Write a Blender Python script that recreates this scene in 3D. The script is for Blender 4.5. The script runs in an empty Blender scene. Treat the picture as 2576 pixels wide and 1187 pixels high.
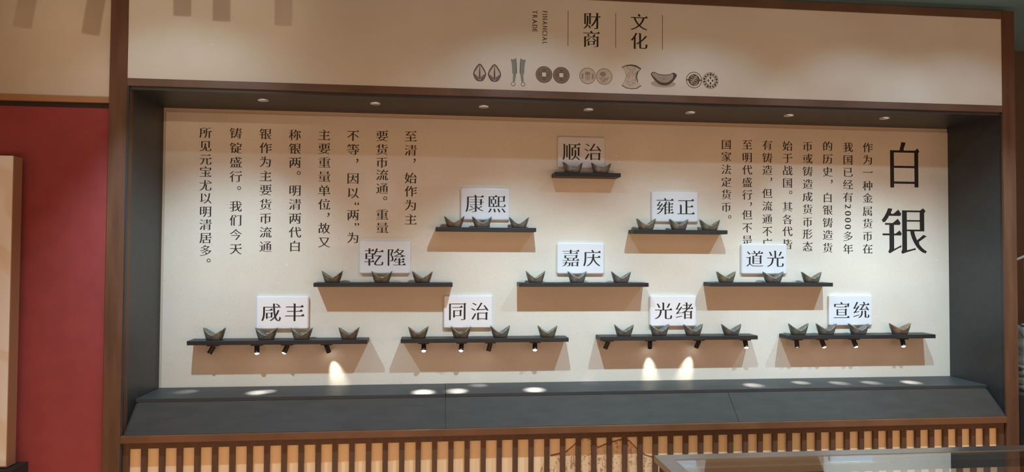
import bpy, bmesh, math, random
import numpy as np
from mathutils import Matrix, Vector
from mathutils.geometry import delaunay_2d_cdt
random.seed(4)
C = bpy.context.scene.collection
SC = bpy.context.scene
PI = math.pi

# ---------------------------------------------------------------- camera, world, lights, exposure
cam_d = bpy.data.cameras.new('camera'); cam = bpy.data.objects.new('camera', cam_d); C.objects.link(cam)
cam_d.sensor_fit = 'HORIZONTAL'; cam_d.sensor_width = 36.0
cam_d.lens = 1737.81 * 36.0 / 2576.0
cam_d.clip_start = 0.02; cam_d.clip_end = 60
Rv = Vector((0.993936, -0.109823, 0.005545)); Uv = Vector((-0.008298, -0.024626, 0.999662)); Fv = Vector((0.109649, 0.993646, 0.025388))
cam.matrix_world = Matrix(((Rv.x, Uv.x, -Fv.x, 1.15362), (Rv.y, Uv.y, -Fv.y, -3.06875), (Rv.z, Uv.z, -Fv.z, 0.57245), (0, 0, 0, 1)))
SC.camera = cam

SC.view_settings.view_transform = 'Standard'; SC.view_settings.look = 'None'
SC.view_settings.exposure = 0.0; SC.view_settings.gamma = 1.0; SC.view_settings.use_curve_mapping = False

w = bpy.data.worlds.new('hall_ambience'); SC.world = w; w.use_nodes = True
w.node_tree.nodes['Background'].inputs[0].default_value = (0.43, 0.240, 0.150, 1)
w.node_tree.nodes['Background'].inputs[1].default_value = 0.85

def aim(o, to):
    o.rotation_euler = (Vector(to) - o.location).to_track_quat('-Z', 'Y').to_euler()

def spot(name, loc, to, watts, col, deg, blend, radius=0.012, parent=None):
    d = bpy.data.lights.new(name, 'SPOT'); d.energy = watts; d.color = col
    d.spot_size = math.radians(deg); d.spot_blend = blend; d.shadow_soft_size = radius
    o = bpy.data.objects.new(name, d); C.objects.link(o); o.location = loc; aim(o, to)
    if parent: o.parent = parent
    return o

def area(name, loc, to, watts, col, sx, sy):
    d = bpy.data.lights.new(name, 'AREA'); d.energy = watts; d.color = col; d.shape = 'RECTANGLE'; d.size = sx; d.size_y = sy
    o = bpy.data.objects.new(name, d); C.objects.link(o); o.location = loc; aim(o, to)
    return o

COOL = (0.57, 0.83, 1.0)
# track spots washing the showcase from just in front of the fascia
for xs, watts, ya, cone in ((0.22, 86, -0.18, 72), (1.50, 98, -0.25, 70), (2.20, 74, -0.27, 76), (2.94, 84, -0.27, 78), (3.38, 72, -0.27, 72)):
    spot('track_spot_lamp', (xs, -0.90, 1.478 if xs < 1 else 1.515), (xs + (0.11 if xs < 1 else 0), ya, -0.02), watts, COOL, cone, 1.0)   # the beam
    spot('track_spill_lamp', (xs, -0.90, 1.515), (xs, -0.10, 0.37), 3.1, COOL, 105, 0.55)         # the soft spill round it
# a hall spot further back that throws the shadows of the hanging track heads on the upper left
spot('hall_spot_lamp', (0.10, -2.60, 1.59), (0.10, -0.34, 1.56), 32, (1.0, 0.80, 0.58), 34, 0.9, 0.012)
# added warm fill for the hall's light, low in front of the wall
area('hall_warm_fill', (2.0, -3.3, 0.1), (2.0, -0.3, -0.5), 33, (1.0, 0.60, 0.37), 5.5, 0.5)

# unseen fill strip added to brighten the slatted dado from below
area('dado_fill_light', (1.75, -0.78, -0.80), (1.75, -0.31, -0.55), 7.5, (1.0, 0.66, 0.36), 4.6, 0.06)

# ---------------------------------------------------------------- measured tables (metres; wall back face at y = 0)
SHELVES = {
  '1': (1.6699, 1.9658, 0.9306),  # 0.9288 0.9325
  '2a': (1.1528, 1.5884, 0.6848),  # 0.6847 0.685
  '2b': (2.0248, 2.4575, 0.6823),  # 0.6812 0.6835
  '3a': (0.6446, 1.2269, 0.4452),  # 0.4437 0.4468
  '3b': (1.5147, 2.0928, 0.4457),  # 0.4455 0.446
  '3c': (2.3782, 2.9586, 0.4472),  # 0.4469 0.4474
  '4a': (0.1396, 0.8694, 0.2051),  # 0.2061 0.204
  '4b': (1.0091, 1.7338, 0.2065),  # 0.2063 0.2068
  '4c': (1.8742, 2.5979, 0.2096),  # 0.2092 0.21
  '4d': (2.7432, 3.462, 0.2082),  # 0.2079 0.2086
}
INGOTS = {
  '1': [(1.7563, 0.0917), (1.8853, 0.0916)],
  '2a': [(1.2332, 0.0897), (1.3538, 0.0891), (1.5171, 0.0896)],
  '2b': [(2.0923, 0.0915), (2.2437, 0.0934), (2.389, 0.0949)],
  '3a': [(0.7161, 0.0896), (0.9241, 0.0898), (1.0973, 0.0905)],
  '3b': [(1.5916, 0.0881), (1.778, 0.0879), (1.9774, 0.0906)],
  '3c': [(2.4658, 0.0934), (2.6903, 0.0973), (2.8758, 0.0949)],
  '4a': [(0.237, 0.0943), (0.4472, 0.0919), (0.5925, 0.0909), (0.7886, 0.0884)],
  '4b': [(1.0824, 0.0885), (1.2654, 0.0886), (1.437, 0.088), (1.6461, 0.0886)],
  '4c': [(1.9912, 0.0898), (2.1539, 0.093), (2.3104, 0.0929), (2.49, 0.0941)],
  '4d': [(2.8112, 0.0931), (2.9467, 0.0977), (3.1053, 0.0964), (3.3113, 0.1026)],
}
PLAQUES = {
  '1': (1.804, 1.0309, 0.2174, 0.1419, '顺治'),
  '2a': (1.37, 0.7911, 0.2174, 0.1436, '康熙'),
  '2b': (2.2391, 0.79, 0.2203, 0.1405, '雍正'),
  '3a': (0.9346, 0.5521, 0.2178, 0.1426, '乾隆'),
  '3b': (1.8015, 0.5521, 0.2154, 0.1413, '嘉庆'),
  '3c': (2.6664, 0.5535, 0.2214, 0.1414, '道光'),
  '4a': (0.5046, 0.3142, 0.219, 0.1427, '咸丰'),
  '4b': (1.2981, 0.3149, 0.2162, 0.1456, '同治'),
  '4c': (2.2308, 0.3151, 0.2201, 0.1416, '光绪'),
  '4d': (3.0905, 0.3152, 0.217, 0.1447, '宣统'),
}
SPOTS = {
  '4a': [(0.2334, 25, 0), (0.4102, 0, 1), (0.5337, 25, 1), (0.6964, -22, -1)],
  '4b': [(1.1059, 0, 1), (1.2687, 8, 1), (1.3934, 18, -1), (1.5905, -5, 1)],
  '4c': [(1.9175, 28, 0), (2.1101, -4, -1), (2.3363, 20, -1), (2.5552, -18, 1)],
  '4d': [(2.8014, -10, 0.4), (2.9244, -25, 0.8), (3.0803, -25, 0.8), (3.3221, -12, 1.4)],
}
LEFT = [
  ('所见元宝尤以明清居多。', 0.052, 0.0509, [(0.1724, 1.0812), (0.1733, 1.0243), (0.1742, 0.9665), (0.1751, 0.9138), (0.176, 0.856), (0.1769, 0.8017), (0.1778, 0.744), (0.1787, 0.6881), (0.1796, 0.6322), (0.1805, 0.5781), (0.1941, 0.5359)]),
  ('铸锭盛行。我们今天', 0.0525, 0.0511, [(0.2967, 1.0819), (0.2976, 1.0186), (0.2986, 0.9571), (0.2995, 0.8956), (0.3144, 0.8463), (0.3014, 0.7684), (0.3023, 0.7081), (0.3033, 0.6468), (0.3042, 0.5857)]),
  ('银作为主要货币流通', 0.0529, 0.0514, [(0.4205, 1.0815), (0.4214, 1.0214), (0.4222, 0.9612), (0.4231, 0.8995), (0.424, 0.8395), (0.4248, 0.7778), (0.4257, 0.718), (0.4265, 0.6581), (0.4274, 0.5967)]),
  ('称银两。明清两代白', 0.0534, 0.0516, [(0.5438, 1.0811), (0.5446, 1.0207), (0.5454, 0.961), (0.5619, 0.9158), (0.547, 0.8397), (0.5478, 0.7795), (0.5486, 0.7193), (0.5494, 0.6592), (0.5502, 0.5992)]),
  ('主要重量单位，故又', 0.0539, 0.0518, [(0.6674, 1.0833), (0.6681, 1.0234), (0.6689, 0.9634), (0.6696, 0.9021), (0.6703, 0.8407), (0.6711, 0.7811), (0.6893, 0.7356), (0.6723, 0.6776), (0.6731, 0.6172)]),
  ('不等，因以“两”为', 0.0544, 0.0521, [(0.7904, 1.0836), (0.7911, 1.0227), (0.8097, 0.9732), (0.7925, 0.8963), (0.7932, 0.8331), (0.8102, 0.787), (0.7943, 0.7368), (0.8112, 0.6948), (0.7954, 0.6372)]),
  ('要货币流通。重量', 0.0549, 0.0523, [(0.9154, 1.0849), (0.916, 1.0254), (0.9165, 0.9684), (0.9171, 0.9135), (0.9177, 0.8542), (0.9319, 0.8113), (0.9189, 0.7398), (0.9195, 0.6817)]),
  ('至清，始作为主', 0.0554, 0.0525, [(1.0397, 1.0862), (1.0403, 1.0246), (1.0575, 0.9793), (1.0414, 0.9023), (1.0419, 0.8439), (1.0425, 0.7826), (1.0431, 0.7201)]),
]
RIGHT = [
  ('国家法定货币。', 0.0498, 0.0498, [(2.4894, 1.0835), (2.4893, 1.0269), (2.4892, 0.9677), (2.489, 0.9086), (2.4889, 0.8514), (2.4887, 0.7925), (2.5051, 0.7475)]),
  ('至明代盛行，但不是', 0.0502, 0.05, [(2.5907, 1.0847), (2.5905, 1.0253), (2.5903, 0.9678), (2.5901, 0.9094), (2.5899, 0.8511), (2.6081, 0.8079), (2.5896, 0.7586), (2.5894, 0.6988), (2.5892, 0.6405)]),
  ('有铸造，但流通不广', 0.0505, 0.0501, [(2.6887, 1.0851), (2.6884, 1.0255), (2.6882, 0.9678), (2.7075, 0.9244), (2.6878, 0.86), (2.6875, 0.8006), (2.6873, 0.7403), (2.6871, 0.6827), (2.6868, 0.6264)]),
  ('始于战国。其各代皆', 0.0509, 0.0503, [(2.7883, 1.0836), (2.788, 1.0264), (2.7878, 0.9683), (2.7875, 0.91), (2.8029, 0.866), (2.7869, 0.7982), (2.7867, 0.7394), (2.7864, 0.6836), (2.7861, 0.6227)]),
  ('币或铸造成货币形态', 0.0512, 0.0505, [(2.8877, 1.084), (2.8873, 1.0259), (2.887, 0.9659), (2.8867, 0.906), (2.8863, 0.8469), (2.886, 0.7882), (2.8857, 0.7285), (2.8854, 0.6716), (2.885, 0.613)]),
  ('的历史，白银铸造货', 0.0516, 0.0506, [(2.9877, 1.0872), (2.9873, 1.026), (2.9869, 0.9659), (3.0065, 0.9193), (2.9861, 0.8439), (2.9858, 0.7857), (2.9854, 0.7258), (2.985, 0.6678), (2.9846, 0.608)]),
  ('我国已经有2000多年', 0.0519, 0.0508, [(3.0894, 1.0848), (3.0889, 1.0244), (3.0885, 0.9659), (3.0881, 0.9075), (3.0877, 0.8472), (3.0873, 0.8039), (3.0871, 0.771), (3.0869, 0.7391), (3.0866, 0.7072), (3.0863, 0.663), (3.0859, 0.603)]),
  ('作为一种金属货币在', 0.0523, 0.051, [(3.1888, 1.0851), (3.1883, 1.0264), (3.1878, 0.9664), (3.1873, 0.9034), (3.1868, 0.8449), (3.1863, 0.7826), (3.1859, 0.7241), (3.1854, 0.6639), (3.1849, 0.6046)]),
]
TITLE = [
  ('白银', 0.2566, 0.2394, [(3.3775, 1.0055), (3.3745, 0.6901)]),
]

DEP = 0.34          # niche depth, front of the wooden frame
SHD = 0.09          # shelf depth
SHT = 0.0175        # shelf thickness

# ---------------------------------------------------------------- materials
def new_mat(name):
    m = bpy.data.materials.new(name); m.use_nodes = True
    return m, m.node_tree, m.node_tree.nodes['Principled BSDF']

def mat(name, col, rough=0.5, metal=0.0, noise=0.0, scale=20, bump=0.0, stretch=None, spec=0.5, col2=None, detail=4):
    m, t, b = new_mat(name)
    b.inputs['Base Color'].default_value = (*col, 1); b.inputs['Roughness'].default_value = rough
    b.inputs['Metallic'].default_value = metal; b.inputs['Specular IOR Level'].default_value = spec
    if noise or bump or col2:
        tc = t.nodes.new('ShaderNodeTexCoord'); mp = t.nodes.new('ShaderNodeMapping')
        t.links.new(tc.outputs['Object'], mp.inputs[0])
        if stretch: mp.inputs['Scale'].default_value = stretch
        n = t.nodes.new('ShaderNodeTexNoise'); n.inputs['Scale'].default_value = scale; n.inputs['Detail'].default_value = detail
        t.links.new(mp.outputs[0], n.inputs['Vector'])
        if noise or col2:
            r = t.nodes.new('ShaderNodeValToRGB')
            r.color_ramp.elements[0].position = 0.3; r.color_ramp.elements[1].position = 0.7
            a = col2 if col2 else tuple(c * (1 - noise) for c in col)
            z = col if col2 else tuple(min(1, c * (1 + noise)) for c in col)
            r.color_ramp.elements[0].color = (*a, 1); r.color_ramp.elements[1].color = (*z, 1)
            t.links.new(n.outputs[0], r.inputs[0]); t.links.new(r.outputs[0], b.inputs['Base Color'])
        if bump:
            bp = t.nodes.new('ShaderNodeBump'); bp.inputs['Strength'].default_value = bump; bp.inputs['Distance'].default_value = 0.01
            t.links.new(n.outputs[0], bp.inputs['Height']); t.links.new(bp.outputs[0], b.inputs['Normal'])
    return m

def glow(name, col, strength):
    m, t, b = new_mat(name)
    b.inputs['Base Color'].default_value = (0.8, 0.8, 0.8, 1)
    b.inputs['Emission Color'].default_value = (*col, 1); b.inputs['Emission Strength'].default_value = strength
    return m

def paper_mat(name, base, dark, speck_scale=9.0, fibre=0.5):
    """Printed paper with a leathery mottle and a few pale flecks."""
    m, t, b = new_mat(name); b.inputs['Roughness'].default_value = 0.75; b.inputs['Specular IOR Level'].default_value = 0.25
    tc = t.nodes.new('ShaderNodeTexCoord')
    n1 = t.nodes.new('ShaderNodeTexNoise'); n1.inputs['Scale'].default_value = 230; n1.inputs['Detail'].default_value = 2.5; n1.inputs['Distortion'].default_value = 0.8
    mpn = t.nodes.new('ShaderNodeMapping'); mpn.inputs['Rotation'].default_value = (0, 0.75, 0); mpn.inputs['Scale'].default_value = (0.72, 1, 1.1); t.links.new(tc.outputs['Object'], mpn.inputs[0])
    n2 = t.nodes.new('ShaderNodeTexNoise'); n2.inputs['Scale'].default_value = 3.2; n2.inputs['Detail'].default_value = 3
    t.links.new(mpn.outputs[0], n1.inputs['Vector']); t.links.new(tc.outputs['Object'], n2.inputs['Vector'])
    r1 = t.nodes.new('ShaderNodeValToRGB'); r1.color_ramp.elements[0].position = 0.27; r1.color_ramp.elements[1].position = 0.43
    r1.color_ramp.elements[0].color = (*dark, 1); r1.color_ramp.elements[1].color = (*base, 1)
    t.links.new(n1.outputs[0], r1.inputs[0])
    r2 = t.nodes.new('ShaderNodeValToRGB'); r2.color_ramp.elements[0].position = 0.35; r2.color_ramp.elements[1].position = 0.65
    r2.color_ramp.elements[0].color = (0.93, 0.915, 0.90, 1); r2.color_ramp.elements[1].color = (1, 1, 1, 1)
    t.links.new(n2.outputs[0], r2.inputs[0])
    mx = t.nodes.new('ShaderNodeMix'); mx.data_type = 'RGBA'; mx.blend_type = 'MULTIPLY'; mx.inputs[0].default_value = 1
    t.links.new(r1.outputs[0], mx.inputs[6]); t.links.new(r2.outputs[0], mx.inputs[7])
    v = t.nodes.new('ShaderNodeTexVoronoi'); v.inputs['Scale'].default_value = speck_scale
    t.links.new(tc.outputs['Object'], v.inputs['Vector'])
    sx = t.nodes.new('ShaderNodeSeparateColor'); t.links.new(v.outputs['Color'], sx.inputs[0])
    th = t.nodes.new('ShaderNodeMath'); th.operation = 'MULTIPLY'; th.inputs[1].default_value = 0.055
    t.links.new(sx.outputs[0], th.inputs[0])
    lt = t.nodes.new('ShaderNodeMath'); lt.operation = 'LESS_THAN'
    t.links.new(v.outputs['Distance'], lt.inputs[0]); t.links.new(th.outputs[0], lt.inputs[1])
    m2 = t.nodes.new('ShaderNodeMix'); m2.data_type = 'RGBA'; m2.inputs[7].default_value = (0.95, 0.93, 0.88, 1)
    sc = t.nodes.new('ShaderNodeMath'); sc.operation = 'MULTIPLY'; sc.inputs[1].default_value = fibre
    t.links.new(lt.outputs[0], sc.inputs[0]); t.links.new(sc.outputs[0], m2.inputs[0])
    t.links.new(mx.outputs[2], m2.inputs[6]); t.links.new(m2.outputs[2], b.inputs['Base Color'])
    return m

M = {}
M['paper'] = paper_mat('beige_printed_paper', (0.775, 0.725, 0.62), (0.665, 0.60, 0.495))
M['backing'] = mat('shade_toned_backing_board', (0.60, 0.50, 0.38), 0.8)  # darker tan carries the shaded border strip round the paper
M['fascia'] = paper_mat('cream_sign_face', (0.77, 0.77, 0.70), (0.76, 0.76, 0.69), 6.0, 0.25)
M['cream_wall'] = mat('cream_wall_paint', (0.70, 0.62, 0.50), 0.7, noise=0.06, scale=5)
M['red'] = mat('red_wall_fabric', (0.335, 0.066, 0.063), 0.8, noise=0.07, scale=14, spec=0.2)
M['wood'] = mat('brown_stained_wood', (0.18, 0.080, 0.038), 0.42, noise=0.18, scale=7, stretch=(1, 6, 1))
M['beam_wood'] = mat('dark_stained_beam', (0.145, 0.085, 0.055), 0.42, noise=0.18, scale=7, stretch=(1, 6, 1))
M['wood_v'] = mat('brown_stained_post_wood', (0.138, 0.068, 0.038), 0.5, spec=0.3, noise=0.2, scale=6, stretch=(5, 5, 0.6))
M['tan_trim'] = mat('tan_wood_trim', (0.42, 0.22, 0.10), 0.5, noise=0.1, scale=8)
M['black'] = mat('charcoal_lacquer', (0.037, 0.040, 0.043), 0.42, noise=0.12, scale=30, bump=0.02)
M['ledge_top'] = mat('charcoal_ledge_top', (0.052, 0.053, 0.053), 0.5, noise=0.12, scale=18, bump=0.04, stretch=(0.5, 2, 2), spec=0.3)
M['ledge'] = mat('charcoal_ledge_laminate', (0.057, 0.047, 0.039), 0.6, spec=0.18, noise=0.12, scale=18, bump=0.06, stretch=(0.5, 2, 2))
M['dark'] = mat('dark_finish_and_gap_shade', (0.03, 0.022, 0.018), 0.8)  # dark finish; on the left wall strip it paints the gap's shade
M['shelf'] = mat('black_oak_shelf', (0.026, 0.027, 0.028), 0.45, spec=0.3, noise=0.3, scale=26, bump=0.08, stretch=(0.25, 3, 3))
M['acrylic'] = mat('white_acrylic', (0.77, 0.81, 0.845), 0.12)
M['ink'] = mat('black_vinyl_ink', (0.024, 0.021, 0.021), 0.5, spec=0.3)
M['ink_brown'] = mat('brown_black_ink', (0.030, 0.020, 0.014), 0.6, spec=0.3)
M['bronze'] = mat('brown_bronze', (0.30, 0.24, 0.17), 0.42, 0.55, scale=70, bump=0.14, col2=(0.16, 0.125, 0.09))
M['grey_metal'] = mat('tarnished_silver', (0.285, 0.275, 0.25), 0.42, 0.55, scale=70, bump=0.14, col2=(0.17, 0.16, 0.145))
M['olive'] = mat('olive_bronze', (0.31, 0.295, 0.225), 0.42, 0.55, scale=70, bump=0.14, col2=(0.18, 0.165, 0.12))
M['copper'] = mat('coppery_bronze', (0.44, 0.29, 0.17), 0.42, 0.55, scale=70, bump=0.14, col2=(0.20, 0.18, 0.13))
M['spot'] = mat('black_spotlight_metal', (0.035, 0.032, 0.03), 0.45, 0.3)
M['lens_on'] = glow('lit_spot_lens', (1.0, 0.97, 0.92), 9.0)
M['lens_dim'] = mat('dim_spot_lens', (0.5, 0.45, 0.4), 0.2)
M['down_lens'] = glow('downlight_lens', (0.92, 0.95, 1.0), 0.42)
M['chrome'] = mat('downlight_ring_metal', (0.86, 0.88, 0.90), 0.35, 0.2)
M['slat'] = mat('dark_brown_slat', (0.105, 0.052, 0.031), 0.5, noise=0.15, scale=10, stretch=(6, 6, 0.7))
M['slat_back'] = mat('amber_back_panel', (0.94, 0.72, 0.46), 0.7, noise=0.03, scale=3)
M['case_frame'] = mat('brushed_steel_rail', (0.42, 0.41, 0.40), 0.28, 0.85, noise=0.06, scale=12, stretch=(0.3, 6, 6))
M['case_body'] = mat('dark_brown_case', (0.07, 0.048, 0.036), 0.5)
M['case_floor'] = mat('grey_case_lining', (0.20, 0.19, 0.17), 0.9)
M['ceiling'] = mat('dark_green_ceiling', (0.16, 0.33, 0.40), 0.8)
M['floor'] = mat('warm_floor_tile', (0.30, 0.20, 0.13), 0.4)
M['dark_wall'] = mat('dark_brown_wall', (0.12, 0.085, 0.062), 0.8)
M['stone'] = mat('grey_carved_stone', (0.17, 0.165, 0.135), 0.85, noise=0.3, scale=14, bump=0.5)
M['stone_pale'] = mat('pale_carved_stone', (0.36, 0.34, 0.29), 0.8, noise=0.15, scale=30, bump=0.4)
M['board_side'] = mat('brown_board_edge', (0.36, 0.19, 0.10), 0.6)
M['strip'] = mat('pale_pane_edge', (0.62, 0.60, 0.54), 0.5, noise=0.3, scale=60)  # pale line colour for the second pane's edge and its dirt streak

m, t, b = new_mat('clear_case_glass'); M['glass'] = m
b.inputs['Base Color'].default_value = (0.97, 1.0, 0.98, 1); b.inputs['Roughness'].default_value = 0.0
b.inputs['Transmission Weight'].default_value = 1.0; b.inputs['IOR'].default_value = 2.0

m, t, b = new_mat('painted_pane_haze'); M['haze'] = m
b.inputs['Base Color'].default_value = (0.62, 0.59, 0.52, 1); b.inputs['Alpha'].default_value = 0.22; b.inputs['Roughness'].default_value = 0.6  # pale film paints the lighter double-glass reflection along the back edge

# mountain picture on a pale board: soft tan washes
m, t, b = new_mat('tan_landscape_print'); M['picture'] = m
tc = t.nodes.new('ShaderNodeTexCoord'); wv = t.nodes.new('ShaderNodeTexWave'); wv.wave_type = 'BANDS'; wv.bands_direction = 'DIAGONAL'
wv.inputs['Scale'].default_value = 2.2; wv.inputs['Distortion'].default_value = 7; wv.inputs['Detail'].default_value = 3; wv.inputs['Detail Scale'].default_value = 1.2
t.links.new(tc.outputs['Object'], wv.inputs['Vector'])
r = t.nodes.new('ShaderNodeValToRGB'); r.color_ramp.elements[0].color = (0.84, 0.74, 0.58, 1); r.color_ramp.elements[1].color = (0.90, 0.86, 0.76, 1)
r.color_ramp.elements[0].position = 0.1; r.color_ramp.elements[1].position = 0.45
t.links.new(wv.outputs[0], r.inputs[0]); t.links.new(r.outputs[0], b.inputs['Base Color']); b.inputs['Roughness'].default_value = 0.7

# ink-brush mountain behind the slats: brown ink strokes over tan paper
m, t, b = new_mat('ink_mountain_print'); M['mountain'] = m
tc = t.nodes.new('ShaderNodeTexCoord'); mp = t.nodes.new('ShaderNodeMapping'); mp.inputs['Scale'].default_value = (1, 1, 0.55); mp.inputs['Rotation'].default_value = (0, 0.5, 0)
n = t.nodes.new('ShaderNodeTexNoise'); n.inputs['Scale'].default_value = 75; n.inputs['Detail'].default_value = 2.5; n.inputs['Distortion'].default_value = 1.5
t.links.new(tc.outputs['Object'], mp.inputs[0]); t.links.new(mp.outputs[0], n.inputs['Vector'])
r = t.nodes.new('ShaderNodeValToRGB'); r.color_ramp.elements[0].color = (0.40, 0.235, 0.13, 1); r.color_ramp.elements[1].color = (0.84, 0.60, 0.37, 1)
r.color_ramp.elements[0].position = 0.36; r.color_ramp.elements[1].position = 0.46
t.links.new(n.outputs[0], r.inputs[0]); t.links.new(r.outputs[0], b.inputs['Base Color']); b.inputs['Roughness'].default_value = 0.7

# ---------------------------------------------------------------- object helpers
def obj(name, bm, mats, parent=None, smooth=False, loc=None, rot=None):
    me = bpy.data.meshes.new(name); bm.normal_update(); bm.to_mesh(me); bm.free()
    for mm in (mats if isinstance(mats, (list, tuple)) else [mats]): me.materials.append(mm)
    if smooth:
        for p in me.polygons: p.use_smooth = True
    o = bpy.data.objects.new(name, me); C.objects.link(o)
    if parent: o.parent = parent
    if loc: o.location = loc
    if rot: o.rotation_euler = rot
    return o

def thing(name, label, cat, loc=(0, 0, 0), group=None, rot=(0, 0, 0)):
    o = bpy.data.objects.new(name, None); C.objects.link(o); o.empty_display_size = 0.05
    o.location = loc; o.rotation_euler = rot; o['label'] = label; o['category'] = cat
    if group: o['group'] = group
    return o

def tag(o, label, cat, group=None):
    o['label'] = label; o['category'] = cat
    if group: o['group'] = group
    return o

def struct(name, bm, mm, label=None):
    o = obj(name, bm, mm); o['kind'] = 'structure'
    o['label'] = label or name.replace('_', ' '); o['category'] = 'structure'
    return o

def box(bm, x0, x1, y0, y1, z0, z1, bev=0.0, mi=0):
    r = bmesh.ops.create_cube(bm, size=1.0)
    for v in r['verts']:
        v.co = Vector(((x0 + x1) / 2 + v.co.x * (x1 - x0), (y0 + y1) / 2 + v.co.y * (y1 - y0), (z0 + z1) / 2 + v.co.z * (z1 - z0)))
    fs = {f for v in r['verts'] for f in v.link_faces}
    for f in fs: f.material_index = mi
    if bev:
        es = {e for v in r['verts'] for e in v.link_edges}
        bmesh.ops.bevel(bm, geom=list(es), offset=bev, segments=2, profile=0.5, affect='EDGES')
    return bm

def cyl(bm, p0, p1, r0, r1=None, n=24, cap=True, mi=0):
    p0 = Vector(p0); p1 = Vector(p1); r1 = r0 if r1 is None else r1
    q = (p1 - p0).to_track_quat('Z', 'Y'); ra = []; rb = []
    for k in range(n):
        a = 2 * PI * k / n; d = q @ Vector((math.cos(a), math.sin(a), 0))
        ra.append(bm.verts.new(p0 + d * r0)); rb.append(bm.verts.new(p1 + d * r1))
    for k in range(n):
        f = bm.faces.new((ra[k], ra[(k + 1) % n], rb[(k + 1) % n], rb[k])); f.material_index = mi; f.smooth = True
    if cap:
        f = bm.faces.new(ra[::-1]); f.material_index = mi
        f = bm.faces.new(rb); f.material_index = mi
    return bm

def prism(bm, pts, x0, x1):
    """Extrude a (y, z) outline along x."""
    a = [bm.verts.new((x0, y, z)) for y, z in pts]; c = [bm.verts.new((x1, y, z)) for y, z in pts]; n = len(pts)
    for k in range(n): bm.faces.new((a[k], c[k], c[(k + 1) % n], a[(k + 1) % n]))
    bm.faces.new(a[::-1]); bm.faces.new(c)
    bmesh.ops.recalc_face_normals(bm, faces=bm.faces[:])
    return bm

def NB(): return bmesh.new()

# ---------------------------------------------------------------- lettering: glyph outlines restyled with thin horizontals and stroke-end wedges
_cv = bpy.data.curves.new('glyph', 'FONT'); _cv.fill_mode = 'NONE'; _go = bpy.data.objects.new('glyph', _cv); C.objects.link(_go)
_cache = {}
def raw_glyph(ch):
    _cv.body = ch
    dg = bpy.context.evaluated_depsgraph_get(); dg.update()
    me = bpy.data.meshes.new_from_object(_go.evaluated_get(dg))
    nxt = {}
    adj = {}
    for e in me.edges:
        a, c = e.vertices; adj.setdefault(a, []).append(c); adj.setdefault(c, []).append(a)
    co = [(v.co.x, v.co.y) for v in me.vertices]
    bpy.data.meshes.remove(me)
    seen = set(); loops = []
    for s in range(len(co)):
        if s in seen or s not in adj: continue
        loop = [s]; seen.add(s)
        # vertices of a contour are stored in order, so step to the next index first
        cur = s; 
        while True:
            c = [q for q in adj[cur] if q not in seen]
            if not c: break
            c = (cur + 1) if (cur + 1) in c else c[0]
            loop.append(c); seen.add(c); cur = c
        pts = []
        for i in loop:
            p = co[i]
            if not pts or abs(p[0] - pts[-1][0]) + abs(p[1] - pts[-1][1]) > 2e-4: pts.append(p)
        if len(pts) > 2 and abs(pts[0][0] - pts[-1][0]) + abs(pts[0][1] - pts[-1][1]) < 2e-4: pts.pop()
        if len(pts) > 2: loops.append(pts)
    return loops

def is_cjk(ch): return ord(ch) > 0x2E80

def area2(p): return sum(p[i][0] * p[(i + 1) % len(p)][1] - p[(i + 1) % len(p)][0] * p[i][1] for i in range(len(p)))

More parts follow.
